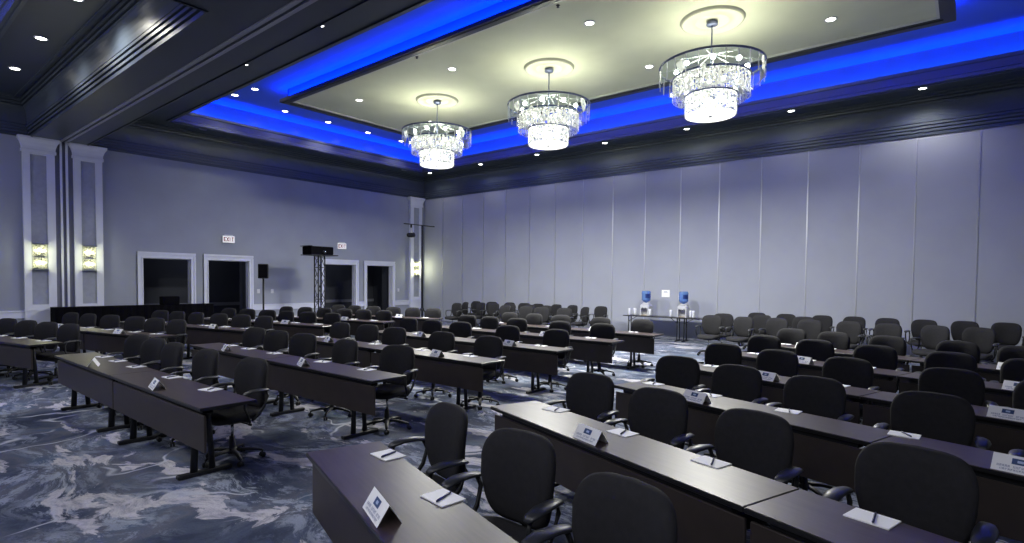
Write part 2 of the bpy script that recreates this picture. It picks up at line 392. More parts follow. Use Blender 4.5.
cloud(CX0, -11.2, -5.6, .2, 'cream ceiling panel of the second bay')

# ------------------------------------------------------------------ lights helpers
def area(name, loc, sx, sy, power, col, rot=(0, 0, 0), spread=PI):
    l = bpy.data.lights.new(name, 'AREA'); l.shape = 'RECTANGLE'; l.size = sx; l.size_y = sy; l.energy = power; l.color = col; l.spread = spread
    o = bpy.data.objects.new(name, l); C.objects.link(o); o.location = loc; o.rotation_euler = rot; return o
def point(name, loc, power, col, r=.1):
    l = bpy.data.lights.new(name, 'POINT'); l.energy = power; l.color = col; l.shadow_soft_size = r
    o = bpy.data.objects.new(name, l); C.objects.link(o); o.location = loc; return o
def spot(name, loc, power, col, ang=100, blend=.6, r=.05):
    l = bpy.data.lights.new(name, 'SPOT'); l.energy = power; l.color = col; l.spot_size = math.radians(ang); l.spot_blend = blend; l.shadow_soft_size = r
    o = bpy.data.objects.new(name, l); C.objects.link(o); o.location = loc; return o

BLUE = (0.0, .078, 1.0)
# LED tape in the coves (pointing up)
UP = (PI, 0, 0)
LW = .05
OX0, OX1, OY0, OY1 = XL + 1.0, XR - 1.0, 6.14, YR - 1.0
PB = 18.0   # watts per metre of tape
def strips(x0, x1, y0, y1, z, k, s=(1, 1, 1, 1), tilt=0):
    cx, cy = (x0 + x1) / 2, (y0 + y1) / 2
    t = math.radians(tilt)
    if s[0]: area('led_tape', (cx, y0, z), x1 - x0, LW, PB * k * s[0] * (x1 - x0), BLUE, (PI + t, 0, 0))
    if s[1]: area('led_tape', (cx, y1, z), x1 - x0, LW, PB * k * s[1] * (x1 - x0), BLUE, (PI - t, 0, 0))
    if s[2]: area('led_tape', (x0, cy, z), LW, y1 - y0, PB * k * s[2] * (y1 - y0), BLUE, (0, PI - t, 0))
    if s[3]: area('led_tape', (x1, cy, z), LW, y1 - y0, PB * k * s[3] * (y1 - y0), BLUE, (0, PI + t, 0))
strips(CX0 + .07, CX1 - .07, CY0 + .07, CY1 - .07, 7.0, .5, (1.0, 1.1, 1.0, 1.1))
strips(OX0 - .2, OX1 + .2, OY0 - .1, OY1 + .2, ZS + .24, 1.2, (.0, 1.2, 1.2, 1.0), 32)
strips(CX0 + .07, -11.27, -5.53, .13, 7.0, .8)

# ------------------------------------------------------------------ downlights
def make_downlight(name, r, lit=True):
    t = empty(name)
    b = MB(); b.lathe([(r * 1.0, 0), (r * 1.3, 0), (r * 1.35, -.006), (r * 1.25, -.014), (r * 1.0, -.014)], n=20, cap=False); b.build('trim_ring', M['plate'], t)
    b = MB(); b.lathe([(r, -.010), (r * .6, -.013), (.001, -.014)], n=20); b.build('lens', M['lens'] if lit else M['lens_dim'], t)
    return t
bpy.context.view_layer.update()
def ordn(i): return ['first', 'second', 'third', 'fourth', 'fifth', 'sixth', 'seventh', 'eighth', 'ninth', 'tenth'][i]
dl_proto = {}
def put_downlight(x, y, z, r, lit, label, group, power=0, ang=110, col=(1, .98, .85)):
    key = (r, lit)
    if key not in dl_proto:
        o = make_downlight('recessed_downlight', r, lit); remember(o); dl_proto[key] = o
    else: o = copy_tree(dl_proto[key])
    o.location = (x, y, z); tag(o, label, 'downlight', group)
    if power: spot('downlight_beam', (x, y, z - .03), power, col, ang, .7, r * .8)
for i, x in enumerate([-17.72, -14.82, -12.08, -9.30, -6.55, -3.72, -.93]):
    put_downlight(x, 16.05, ZS, .075, True, 'small round downlight, %s from the far corner in the soffit above the partition wall' % ordn(i), 'downlights above the partition wall', 130 if i == 6 else 35, 150)
for i, (x, y) in enumerate([(-18.14, 7.19), (-18.14, 15.0)]):
    put_downlight(x, y, ZS, .08, False, 'unlit round downlight in the dark soffit above %s' % ['the first two doorways', 'the far doorways'][i], 'unlit downlights in the left soffit')
for i, x in enumerate([-11.97, -9.07]):
    put_downlight(x, 5.60, ZS, .045, True, 'small downlight peeking past the beam edge, %s one' % ['left', 'right'][i], 'downlights behind the beam edge', 40, 120)
for i, x in enumerate([-16.21, -13.77, -11.35]):
    put_downlight(x, 2.57, ZS, .085, True, 'round downlight in the top left soffit, %s' % ['lowest in the picture', 'second lowest in the picture', 'at the top edge of the picture'][i], 'downlights in the second bay soffit', [10, 120, 380][i], 150)
spots = [(-16.05, 7.78), (-17.05, 7.66), (-17.36, 9.4), (-17.36, 10.98), (-17.40, 12.66), (-17.42, 14.25)]
lb = ['right of the brightest', 'brightest, at the near corner', 'third along the left side', 'fourth along the left side', 'fifth along the left side', 'last before the first chandelier']
for i, (x, y) in enumerate(spots):
    put_downlight(x, y, ZB, .085, True, 'downlight in the blue cove ceiling, %s' % lb[i], 'downlights in the blue cove', [60, 130, 30, 90, 20, 40][i], 120)
for i, (x, y) in enumerate([(-13.63, 9.62), (-9.85, 9.62), (-5.96, 9.62), (-13.63, 12.35), (-6.02, 12.42), (-2.2, 12.39)]):
    put_downlight(x, y, 6.955, .085, True, 'downlight in the cream panel, ' + ['left of the first chandelier', 'between the first and second chandeliers, near side', 'between the second and third chandeliers, near side', 'behind the first chandelier', 'left below the third chandelier ring', 'right of the third chandelier'][i], 'downlights in the cream panel', 60, 130)
for j, y in enumerate([-3.2, -1.2]):  # unseen downlights added to light the near chairs from the front
    for i, x in enumerate([-6.4, -3.8, -1.2, 1.4]):
        put_downlight(x, y, ZW, .085, True, 'added unseen downlight in the flat ceiling behind the viewer, %s of the %s row' % (ordn(i), ['far', 'near'][j]), 'added downlights in the flat ceiling behind the viewer')
        spot('downlight_beam', (x, y, ZW - .03), 230, (.95, .95, 1), 165, .8, .2)
# sprinkler heads, tiny
sp = None
for i, (x, y) in enumerate([(-9.96, 8.6), (-6.05, 8.65)]):
    b = MB(); b.lathe([(.035, 0), (.04, -.01), (.02, -.02), (.015, -.04), (.03, -.045), (.001, -.05)], n=12)
    o = b.build('sprinkler_head', M['trayframe'], None, (x, y, 6.955)); tag(o, 'tiny sprinkler head in the cream panel, %s one' % ['left', 'right'][i], 'sprinkler')

# ------------------------------------------------------------------ chandeliers
CHY = 11.02
def make_chandelier():
    t = empty('chandelier')
    b = MB(); b.lathe([(.001, -.07), (.09, -.07), (.11, -.055), (.11, 0), (.001, 0)], (0, 0, 6.915), 20, cap=False); b.build('ceiling_canopy', M['rim'], t)
    b = MB(); b.tube([(0, 0, 6.86), (0, 0, 5.45)], .014, 10); b.build('stem', M['rim'], t)
    b = MB(); s = 96
    for k in range(8):
        a = 2 * PI * (k + .3) / 8; b.tube([(0, 0, 6.30), (.55 * math.cos(a), .55 * math.sin(a), 6.14), (.98 * math.cos(a), .98 * math.sin(a), 6.055)], .007, 6)
    b.build('spokes', M['rod'], t)
    def ring(nm, R, z, h=.022, w=.02):
        b = MB(); h *= 1.7; b.lathe([(R - w, z - h), (R, z - h), (R, z), (R - w, z), (R - w, z - h)], n=64, cap=False); return b.build(nm, M['rim'], t)
    def tier(nm, R, z0, z1, n, m, wv, edges=False):
        b = MB()
        for k in range(n):
            a0 = 2 * PI * (k + (1 - wv) / 2) / n; a1 = 2 * PI * (k + 1 - (1 - wv) / 2) / n
            th = .006
            q = [(R * math.cos(a0), R * math.sin(a0)), (R * math.cos(a1), R * math.sin(a1)), ((R - th) * math.cos(a1), (R - th) * math.sin(a1)), ((R - th) * math.cos(a0), (R - th) * math.sin(a0))]
            b.rings([[(x, y, z0) for x, y in q], [(x, y, z1) for x, y in q]], 0, False)
            if edges:
                c0 = 2 * PI * (k - .035) / n; c1 = 2 * PI * (k + .035) / n; Re = R + .006
                q = [(Re * math.cos(c0), Re * math.sin(c0)), (Re * math.cos(c1), Re * math.sin(c1)), ((Re - .016) * math.cos(c1), (Re - .016) * math.sin(c1)), ((Re - .016) * math.cos(c0), (Re - .016) * math.sin(c0))]
                b.rings([[(x, y, z0) for x, y in q], [(x, y, z1) for x, y in q]], 1, False)
        return b.build(nm, [m, M['bevel']] if edges else m, t)
    ring('upper_rim', 1.0, 6.07); tier('upper_glass_tier', .985, 5.70, 6.05, 26, M['clear'], .93, True)
    ring('middle_rim', .745, 5.84, .018); tier('middle_crystal_tier', .73, 5.42, 5.825, 44, M['crys'], .84); tier('middle_crystal_tier', .60, 5.50, 5.80, 36, M['crys'], .7)
    ring('lower_rim', .505, 5.50, .018); tier('lower_crystal_tier', .49, 5.10, 5.485, 34, M['crys'], .84); 
    b = MB(); b.lathe([(.001, 5.085), (.46, 5.09), (.47, 5.115), (.40, 5.12), (.001, 5.12)], n=40, cap=False); b.build('bottom_diffuser', M['diff'], t)
    b = MB(); b.lathe([(.001, 5.065), (.03, 5.07), (.035, 5.09), (.001, 5.10)], n=12, cap=False); b.build('finial', M['rim'], t)
    def bulb(x, y, z, r):
        b = MB(); b.lathe([(.001, -r), (r * .7, -r * .72), (r, 0), (r * .7, r * .72), (.001, r)], (x, y, z), 12); b.build('bulb', M['bulb'] if z > 5.9 else M['bulb_low'], t)
    for k in range(8):
        a = 2 * PI * (k + .5) / 8; bulb(.66 * math.cos(a), .66 * math.sin(a), 6.0, .05)
    for k in range(8):
        a = 2 * PI * k / 8; bulb(.50 * math.cos(a), .50 * math.sin(a), 5.64, .04)
    for k in range(5):
        a = 2 * PI * k / 5; bulb(.28 * math.cos(a), .28 * math.sin(a), 5.32, .045)
    return t
ch = make_chandelier(); bpy.context.view_layer.update(); remember(ch)
CW = (.97, 1.0, .74)
PCH = 60
for i, x in enumerate([-11.88, -7.95, -4.02]):
    o = ch if i == 0 else copy_tree(ch)
    o.location = (x, CHY, 0); tag(o, 'three-tier round crystal chandelier lit white, %s' % ['farthest and smallest of three', 'the middle one of three', 'nearest and largest of three'][i], 'chandelier', 'crystal chandeliers in a row')
    b = MB(); b.lathe([(.001, -.012), (.28, -.012), (.30, -.035), (.33, -.04), (.35, -.014), (.47, -.012), (.50, -.03), (.52, -.035), (.545, -.06), (.575, -.055), (.59, -.03), (.61, 0)], (0, 0, 6.955), 48, cap=False)
    mo = b.build('ceiling_medallion', M['medal'], None, (x, CHY, 0)); tag(mo, 'round plaster medallion on the cream ceiling above the %s chandelier' % ['farthest', 'middle', 'nearest'][i], 'ceiling medallion', 'plaster medallions')
    for k in range(4):
        a = PI / 4 + k * PI / 2
        point('bulb_light', (x + .30 * math.cos(a), CHY + .30 * math.sin(a), 6.14), PCH * .20, CW, .05)
    point('bulb_light', (x, CHY, 5.62), PCH * .70, CW, .12)
    point('bulb_light', (x, CHY, 5.28), PCH * .14, CW, .10)
    area('diffuser_light', (x, CHY, 5.05), .8, .8, PCH * 8.0, (1, .99, .9), spread=math.radians(172))
# the second bay's own chandeliers (behind the camera) are only felt as light
for x in (-15.5, -11.5):
    point('second_bay_chandelier_light', (x, -3.0, 4.9), 170, (.95, .95, 1), .5)


# ------------------------------------------------------------------ sconces
def make_sconce():
    t = empty('wall_sconce')
    b = MB(); b.box(0, .02, -.10, .10, -.30, .30); b.build('backplate', M['chrome'], t)
    for z in (.335, -.345):
        b = MB(); b.box(0, .13, -.155, .155, z - .012, z + .012); b.build('end_bar', M['chrome'], t)
    for z0, z1 in ((.01, .30), (-.31, -.03)):
        b = MB(); n = 13
        for k in range(n):
            a0 = PI * (k + .08) / n - PI / 2; a1 = PI * (k + .92) / n - PI / 2; R = .15
            q = [(.02 + .11 * math.cos(a0), R * math.sin(a0)), (.02 + .11 * math.cos(a1), R * math.sin(a1)), (.02 + .10 * math.cos(a1), (R - .008) * math.sin(a1)), (.02 + .10 * math.cos(a0), (R - .008) * math.sin(a0))]
            b.rings([[(x, y, z0) for x, y in q], [(x, y, z1) for x, y in q]], 0, False)
        g = b.build('crystal_shade', M['scrys'], t)
        b = MB(); zc = (z0 + z1) / 2 - .0
        b.tube([(.065, -.085, zc), (.065, .085, zc)], .032, 10); b.build('bulb', M['sbulb'], g)
    return t
s0 = make_sconce(); bpy.context.view_layer.update(); remember(s0)
for i, y in enumerate([3.43, 4.495, 16.36]):
    o = s0 if i == 0 else copy_tree(s0)
    o.location = (XL + .101 - .04, y, 2.34); tag(o, 'glowing two-tier crystal wall sconce on the %s pilaster' % ['left', 'second', 'far corner'][i], 'wall lamp', 'crystal sconces on the pilasters')
    for z in (2.5, 2.17): point('sconce_light', (XL + .24, y, z), 5 if i < 2 else 12, (1, 1, .55), .04)

# ------------------------------------------------------------------ exit signs, switches, wall notice
FONT = {'E': [(0, 0, 1, 5), (1, 0, 3, 1), (1, 2, 2.6, 3), (1, 4, 3, 5)], 'I': [(1, 0, 2, 5)], 'T': [(0, 4, 3, 5), (1, 0, 2, 4)]}
def make_exit():
    t = empty('exit_sign')
    b = MB(); b.cbox(0, .05, -.20, .20, -.12, .12, .008); b.build('housing', M['plate'], t)
    b = MB(); b.box(.05, .054, -.185, .185, -.105, .105); b.build('lit_face', M['exit'], t)
    b = MB(); s = .028
    for k, chh in enumerate('EXIT'):
        y0 = -.162 + k * .084
        if chh == 'X':
            for sg in (1, -1):
                T = Matrix.Translation((.055, y0 + .042, 0)) @ Matrix.Rotation(sg * math.radians(28), 4, 'X')
                b.box(-.001, .004, -.011, .011, -.078, .078, 0, T)
        else:
            for (a0, b0, a1, b1) in FONT[chh]: b.box(.054, .058, y0 + a0 * .022, y0 + a1 * .022, -.07 + b0 * .028, -.07 + b1 * .028)
    b.build('exit_lettering', M['exit_red'], t)
    b = MB(); b.cbox(-.0, .06, -.13, .13, .12, .15, .006); b.build('mounting_canopy', M['plate'], t)
    return t
e0 = make_exit(); bpy.context.view_layer.update(); remember(e0)
for i, (y, z) in enumerate([(8.29, 3.10), (12.60, 3.11)]):
    o = e0 if i == 0 else copy_tree(e0)
    o.location = (XL, y, z); tag(o, 'lit EXIT sign on the left wall above %s' % ['the second doorway', 'the doorway beside the truss tower'][i], 'exit sign', 'exit signs')
for i, (y, z) in enumerate([(9.30, 1.37), (9.79, 1.37), (15.42, 1.37)]):
    b = MB(); b.cbox(XL, XL + .012, y - .05, y + .05, z - .07, z + .07, .004); b.box(XL + .012, XL + .018, y - .012, y + .012, z - .03, z + .03)
    o = b.build('switch_plate', M['plate']); tag(o, 'small white switch plate %s' % ['behind the loudspeaker stand', 'just right of the loudspeaker stand', 'right of the last doorway'][i], 'switch plate')
b = MB(); b.box(-7.62, -7.35, YR - .012, YR - .007, 1.33, 1.56); 
b.box(-7.55, -7.42, YR - .014, YR - .012, 1.475, 1.49, 1); b.box(-7.54, -7.43, YR - .014, YR - .012, 1.50, 1.515, 1)
o = b.build('notice_sign', [M['paper'], M['ink']]); tag(o, 'white paper notice taped to the partition wall between the two water coolers', 'notice')

# ------------------------------------------------------------------ training table
TL, TD = 2.375, .47
def make_table():
    t = empty('training_table')
    b = MB(); c = .012
    b.cbox(0, TL - .001, 0, TD, .712, .738, .004, 1); b.box(.005, TL - .006, .006, TD - .006, .738, .740, 0)
    b.build('tabletop', [M['wood'], M['edge']], t)
    b = MB(); b.cbox(.012, TL - .013, .035, .055, .36, .67, .004); b.build('modesty_panel', M['modesty'], t)
    b = MB(); b.box(.10, TL - .10, .06, .14, .665, .671); b.box(.10, TL - .10, .056, .062, .655, .71); b.box(.10, TL - .10, .138, .144, .665, .70)
    b.build('cable_tray', M['metalblk'], t)
    for x in (.17, 1.79):
        b = MB()
        b.cbox(x - .03, x + .03, .03, .50, 0.004, .042, .006)
        b.tube([(x, .17, .04), (x, .195, .69)], [.034, .026], 8, flat=.7); b.tube([(x, .33, .04), (x, .285, .69)], [.030, .024], 8, flat=.7)
        b.cbox(x - .035, x + .035, .08, .38, .685, .712, .004); b.box(x - .012, x + .012, .19, .35, .60, .63)
        b.build('leg', M['metalblk'], t)
    return t
tb = make_table()
# ------------------------------------------------------------------ task chair (front towards -y, origin under the seat)
def sup(n, a, bq, p=2.8):
    o = []
    for i in range(n):
        t = 2 * PI * i / n; c, s = math.cos(t), math.sin(t)
        o.append((a * math.copysign(abs(c) ** (2 / p), c), bq * math.copysign(abs(s) ** (2 / p), s)))
    return o
def make_chair():
    t = empty('task_chair')
    b = MB(); base = sup(28, .25, .235, 3.2); rs = []
    for z, k in ((.415, .80), (.425, .93), (.45, 1.0), (.475, 1.0), (.495, .95), (.505, .80), (.506, .45), (.505, .1)):
        rs.append([(x * k, y * k - .005, z - .028 * max(0, -y * k / .235) ** 2.5 + .006 * (x * k / .25) ** 2) for x, y in base])
    b.rings(rs); b.build('seat', M['fabric'], t)
    b = MB(); H0, H1 = .49, .99; zc = (H0 + H1) / 2; hh = (H1 - H0) / 2; base = sup(44, 1, 1, 5.0); rs = []
    for dy, k in ((-.026, .25), (-.030, .62), (-.026, .86), (-.014, .965), (.004, 1.0), (.022, .985), (.032, .93), (.036, .70), (.036, .3)):
        r = []
        for u, v in base:
            z = zc + hh * v * k; tt = (z - H0) / (H1 - H0)
            wd = .196 + .060 * math.sin(min(1, max(0, tt) * 1.5) * PI / 2) - .012 * max(0, tt - .75) * 4
            x = wd * u * k
            y = .225 + dy * (1.1) + .045 * max(0, tt - .15) - .055 * (x / .26) ** 2 + .012 * math.cos(tt * PI * 1.6)
            r.append((x, y, z - .014 * (x / .26) ** 2 * (1 if v > 0 else 0)))
        rs.append(r)
    b.rings(rs); b.build('backrest', M['fabric'], t)
    b = MB(); b.tube([(0, .05, .40), (0, .20, .395), (0, .275, .43), (0, .295, .52), (0, .285, .66)], [.04, .04, .038, .036, .05], 8, flat=[.4, .4, .4, .4, .35]); b.build('back_support', M['black'], t)
    for s in (1, -1):
        b = MB()
        b.tube([(s * .295, -.065, .682), (s * .298, -.04, .698), (s * .300, .03, .713), (s * .295, .12, .713), (s * .285, .19, .706), (s * .275, .215, .695)], [.018, .038, .045, .042, .034, .014], 10, flat=[.55, .40, .36, .36, .42, .6])
        g = b.build('armrest', M['arm'], t)
        b = MB(); b.tube([(s * .296, -.03, .690), (s * .300, -.052, .64), (s * .297, -.05, .56), (s * .287, -.01, .46), (s * .25, .03, .412), (s * .15, .04, .405)], .014, 8, flat=1.0)
        b.tube([(s * .285, .18, .698), (s * .278, .205, .64), (s * .27, .17, .54), (s * .265, .10, .46), (s * .25, .05, .415)], .014, 8)
        b.build('arm_loop', M['black'], g)
    b = MB(); b.cbox(-.10, .10, -.09, .12, .378, .415, .008); b.tube([(.09, .02, .392), (.24, .03, .385)], .007, 6); b.tube([(.23, .03, .385), (.27, .03, .385)], .013, 6); b.build('tilt_mechanism', M['black'], t)
    b = MB(); b.lathe([(.014, .24), (.014, .38)], n=12); b.build('gas_lift', M['chrome'], t)
    b = MB(); b.lathe([(.030, .085), (.034, .10), (.027, .24), (.020, .245)], n=14); b.build('column_cover', M['black'], t)
    b = MB(); b.lathe([(.045, .075), (.05, .09), (.045, .12), (.034, .13)], n=15)
    for k in range(5):
        a = 2 * PI * k / 5 + .3; c, s = math.cos(a), math.sin(a)
        b.tube([(.02 * c, .02 * s, .105), (.15 * c, .15 * s, .098), (.265 * c, .265 * s, .075), (.275 * c, .275 * s, .066)], [.030, .024, .018, .012], 8, flat=.65)
    b.build('star_base', M['black'], t)
    for k in range(5):
        a = 2 * PI * k / 5 + .3; c, s = math.cos(a), math.sin(a)
        b = MB()
        for e in (-1, 1):
            p = Vector((.272 * c, .272 * s, .027)); ax = Vector((-s, c, 0)); ax.rotate(Matrix.Rotation(.5, 3, 'Z'))
            b.tube([p + ax * e * .006, p + ax * e * .022], .026, 12)
        b.tube([(.272 * c, .272 * s, .03), (.272 * c, .272 * s, .07)], .007, 6)
        b.build('caster', M['black'], t)
    return t
chair = make_chair()
# notepad, pen, name tent
def make_pad():
    b = MB(); b.box(-.092, .092, -.07, .07, 0, .006); return b.build('notepad', M['paper'])
def make_pen():
    b = MB(); b.tube([(-.07, 0, .006), (-.065, 0, .006), (.052, 0, .006), (.068, 0, .006)], [.0045, .0055, .0055, .002], 6)
    b.tube([(-.065, 0, .012), (-.03, 0, .0125)], .0015, 4); return b.build('pen', M['pen'])
def make_tent():
    """folded card, ridge along x, printed face towards -y"""
    b = MB(); W, Hh, D = .124, .088, .056; th = .0015
    f = [(-W, -D, 0), (W, -D, 0), (W, 0, Hh), (-W, 0, Hh)]
    nrm = Vector((0, -Hh, D)).normalized()
    def quad(p, mi, off):
        q = [Vector(v) for v in p]; b.rings([[v + nrm * off for v in q], [v + nrm * (off - th) for v in q]], mi, False)
    quad(f, 0, 0)
    nrm2 = Vector((0, Hh, D)).normalized(); q = [Vector(v) for v in [(W, D, 0), (-W, D, 0), (-W, 0, Hh), (W, 0, Hh)]]
    b.rings([[v for v in q], [v - nrm2 * th for v in q]], 0, False)
    def pr(u0, u1, v0, v1, mi, off):
        P = lambda u, v: Vector((u, -D * (1 - v), Hh * v)) + nrm * off
        b.add([P(u0, v0), P(u1, v0), P(u1, v1), P(u0, v1)], [(0, 1, 2, 3)], mi)
    pr(-.038, .038, .50, .84, 2, .0012); pr(-.014, .014, .60, .74, 3, .0018)
    rnd = random.Random(3)
    for line, (v0, v1, x0, x1) in enumerate([(.26, .40, -.100, .100), (.10, .21, -.085, .085)]):
        x = x0; k = 0
        while x < x1:
            k += 1
            if k % 7 == 6 and line == 0: x += .012; continue
            wv = .0085
            m_ = rnd.random()
            pr(x, x + .0025, v0, v1, 1, .0012)
            if m_ > .3: pr(x, x + wv, v1 - .03, v1, 1, .0013)
            if m_ < .7: pr(x + wv - .0025, x + wv, v0, v1, 1, .0012)
            if .2 < m_ < .8: pr(x, x + wv, (v0 + v1) / 2 - .015, (v0 + v1) / 2 + .015, 1, .0013)
            x += wv + .0035
    return b.build('name_tent', [M['paper'], M['ink'], M['logo'], M['logo_lt']])
pad0, pen0, tent0 = make_pad(), make_pen(), make_tent()
bpy.context.view_layer.update()
for o in (tb, chair): remember(o)
for o in (pad0, pen0, tent0): TREE[o.name] = []
used = {}
def place(proto, x, y, z, rz, label, cat, group):
    if proto.name not in used: o = proto; used[proto.name] = 1
    else: o = copy_tree(proto)
    o.location = (x, y, z); o.rotation_euler = (0, 0, rz); tag(o, label, cat, group); return o
rj = random.Random(11)

ROWN = ['front', 'second', 'third', 'fourth', 'fifth', 'back']
def spin_base(c, l, n, th, legs):
    """turn the star base so that no caster stands in a table foot"""
    best = None
    for q in range(24):
        ph = 2 * PI / 5 * q / 24; pen = 0
        for k in range(5):
            a = 2 * PI * k / 5 + .3 + ph + th
            for rr in (.272,):
                px, py = l + rr * math.cos(a), n + rr * math.sin(a)
                for lx in legs:
                    dx = max(0, abs(px - lx) - .03); dy = max(0, .03 - py, py - .50); d = math.hypot(dx, dy)
                    pen += max(0, .055 - d) * 100
            for rr in (.12, .18, .24, .275):
                px, py = l + rr * math.cos(a), n + rr * math.sin(a)
                for lx in legs: pen += max(0, .075 - math.hypot(px - lx, py - .325)) * 20
        pen += q * .0005
        if best is None or pen < best[0]: best = (pen, ph)
    for ch_ in c.children:
        if ch_.name.startswith(('star_base', 'caster')): ch_.rotation_euler = (0, 0, best[1])
def row(block, ri, ox, oy, ang, from_right, tables, pads, tents, chairs, nch=None, chair_world=False):
    """ox,oy: front corner of the row; ang: turn of the row; local x runs left to right"""
    a = math.radians(ang); ux, uy = math.cos(a), math.sin(a)
    W = lambda l, n: (ox + l * ux - n * uy, oy + l * uy + n * ux)
    rn = ROWN[ri]
    for k, l in enumerate(tables):
        x, y = W(l, 0)
        tt_ = place(tb, x, y, 0, a, 'dark laminate training table, %s one in the %s row of the %s block' % (['left', 'right'][k] if len(tables) > 1 else 'only', rn, block), 'table', 'training tables of the %s block' % block)
        if block == 'right': tt_.scale = (1.026, 1, 1)
    for k, l in enumerate(pads):
        n = .40 + rj.uniform(-.012, .008); x, y = W(l, n); r = a + math.radians(rj.uniform(2, 17))
        place(pad0, x, y, .7401, r, 'white notepad, %s from the left on the %s row of the %s block' % (ordn(k), rn, block), 'notepad', 'notepads of the %s block' % block)
        place(pen0, x + .01, y, .7462, r + math.radians(112 + rj.uniform(-12, 12)), 'navy pen lying on the %s notepad, %s row of the %s block' % (ordn(k), rn, block), 'pen', 'pens of the %s block' % block)
    for k, l in enumerate(tents):
        x, y = W(l, .085); place(tent0, x, y, .7401, a + math.radians((-14 if block == 'middle' else -3) + rj.uniform(-5, 5)), 'folded white name tent, %s one on the %s row of the %s block' % (['left', 'right'][k] if len(tents) > 1 else 'only', rn, block), 'name tent', 'name tents of the %s block' % block)
    legs = [t0 + lx for t0 in tables for lx in (.17, 1.79)]
    for k, l in enumerate(chairs):
        th = math.radians(11 + rj.uniform(-7, 6)); l = l + (.06 if (block, ri, k) == ('right', 0, 2) else 0)
        if block == 'right' and ri == 0: th = math.radians([1, 15, 8][k]); l += [-.01, .03, 0][k]
        n = max(.585, TD + .30 * math.sin(abs(th)) + .098) + rj.uniform(0, .02)
        x, y = W(l + .27 * math.sin(th), n); c = place(chair, x, y, 0, a + th, 'black task chair, %s from the left in the %s row of the %s block' % (ordn(k), rn, block), 'chair', 'task chairs of the %s block' % block)
        spin_base(c, l, n, th, legs)

# middle block
MP = [[.72, 1.29, 1.98, 3.07, 4.06], [.62, 1.22, 2.0, 3.22, 4.16], [.44, 1.32, 2.07, 3.23, 4.23], [.42, 1.2, 1.95, 3.2, 4.22], [.45, 1.2, 1.98, 3.2, 4.15], [.42, 1.2, 2.0, 3.15, 4.15]]
MT = [[1.52, 3.6], [1.19, 3.31], [1.2, 3.89], [1.63, 3.81], [1.2, 3.30], [1.2, 3.4]]
MC = [[.41, 1.15, 1.9, 2.9, 3.98], [.45, 1.17, 1.93, 3.13, 4.14], [.40, 1.23, 2.0, 3.19, 4.18], [.39, 1.12, 1.89, 3.12, 4.23], [.45, 1.2, 1.98, 3.14, 4.11], [.41, 1.2, 1.98, 3.11, 4.13]]
for i in range(6):
    row('middle', i, -9.55, 1.86 + 1.69 * i, 0, False, [0, 2.376], [v - .06 for v in MP[i]], [v - .06 for v in MT[i]], [v - .06 for v in MC[i]])
# left block, turned 12 degrees
FP = [[.50, 1.22, 2.0, 2.75, 3.46, 4.30], [.45, 1.1, 1.82, 2.55, 3.53, 4.27], [.45, 1.2, 2.0, 2.87, 3.57, 4.26], [.35, 1.11, 1.99, 2.75, 3.49, 4.27], [.5, 1.2, 2.0, 2.7, 3.44, 4.16], [.5, 1.2, 2.0, 2.7, 3.35, 4.23]]
FT = [[1.1, 3.3], [1.45, 3.61], [1.3, 3.64], [1.3, 3.54], [1.3, 3.46], [1.3, 3.58]]
FC = [[.15, .93, 1.7, 2.58, 3.32, 4.12], [.17, .95, 1.74, 2.69, 3.43, 4.2], [.41, 1.14, 1.94, 2.74, 3.48, 4.3], [.41, 1.14, 1.92, 2.7, 3.42, 4.26], [.42, 1.16, 1.95, 2.68, 3.38, 4.12], [.45, 1.18, 1.91, 2.72, 3.46, 4.19]]
for i in range(6):
    a = math.radians(12); row('left', i, -11.22 - 4.83 * math.cos(a), 1.88 + 1.69 * i - 4.83 * math.sin(a), 12, True, [.07, 2.447], FP[i], FT[i], FC[i])
# right block, turned about -17 degrees
corner = [(-3.11, 1.81, -18), (-3.10, 3.50, -19), (-2.81, 5.07, -16.5), (-3.10, 6.82, -16.5), (-2.95, 8.48, -16.5), (-2.94, 10.22, -16.5)]
RP = [[.32, 1.09, 1.9], [.39, 1.19, 1.93, 2.82, 3.65], [.20, .88, 1.64, 2.48, 3.3], [.52, 1.28, 2.05, 2.95, 3.75], [.4, 1.2, 1.95, 2.85, 3.6], [.4, 1.15, 1.95, 2.85, 3.6]]
RT = [[1.12], [1.21, 3.75], [.97, 3.18], [1.45, 3.5], [1.3, 3.5], [.9, 3.5]]
RC = [[.29, 1.02, 1.82], [.28, 1.09, 1.91, 2.79, 3.6], [.12, .87, 1.63, 2.47, 3.27], [.36, 1.14, 1.94, 2.85, 3.6], [.28, 1.04, 1.84, 2.67, 3.4], [.27, 1.0, 1.81, 2.7, 3.42]]
for i, (x, y, a) in enumerate(corner):
    row('right', i, x, y, a, False, [0] if i == 0 else [0, 2.44], RP[i], RT[i], RC[i])

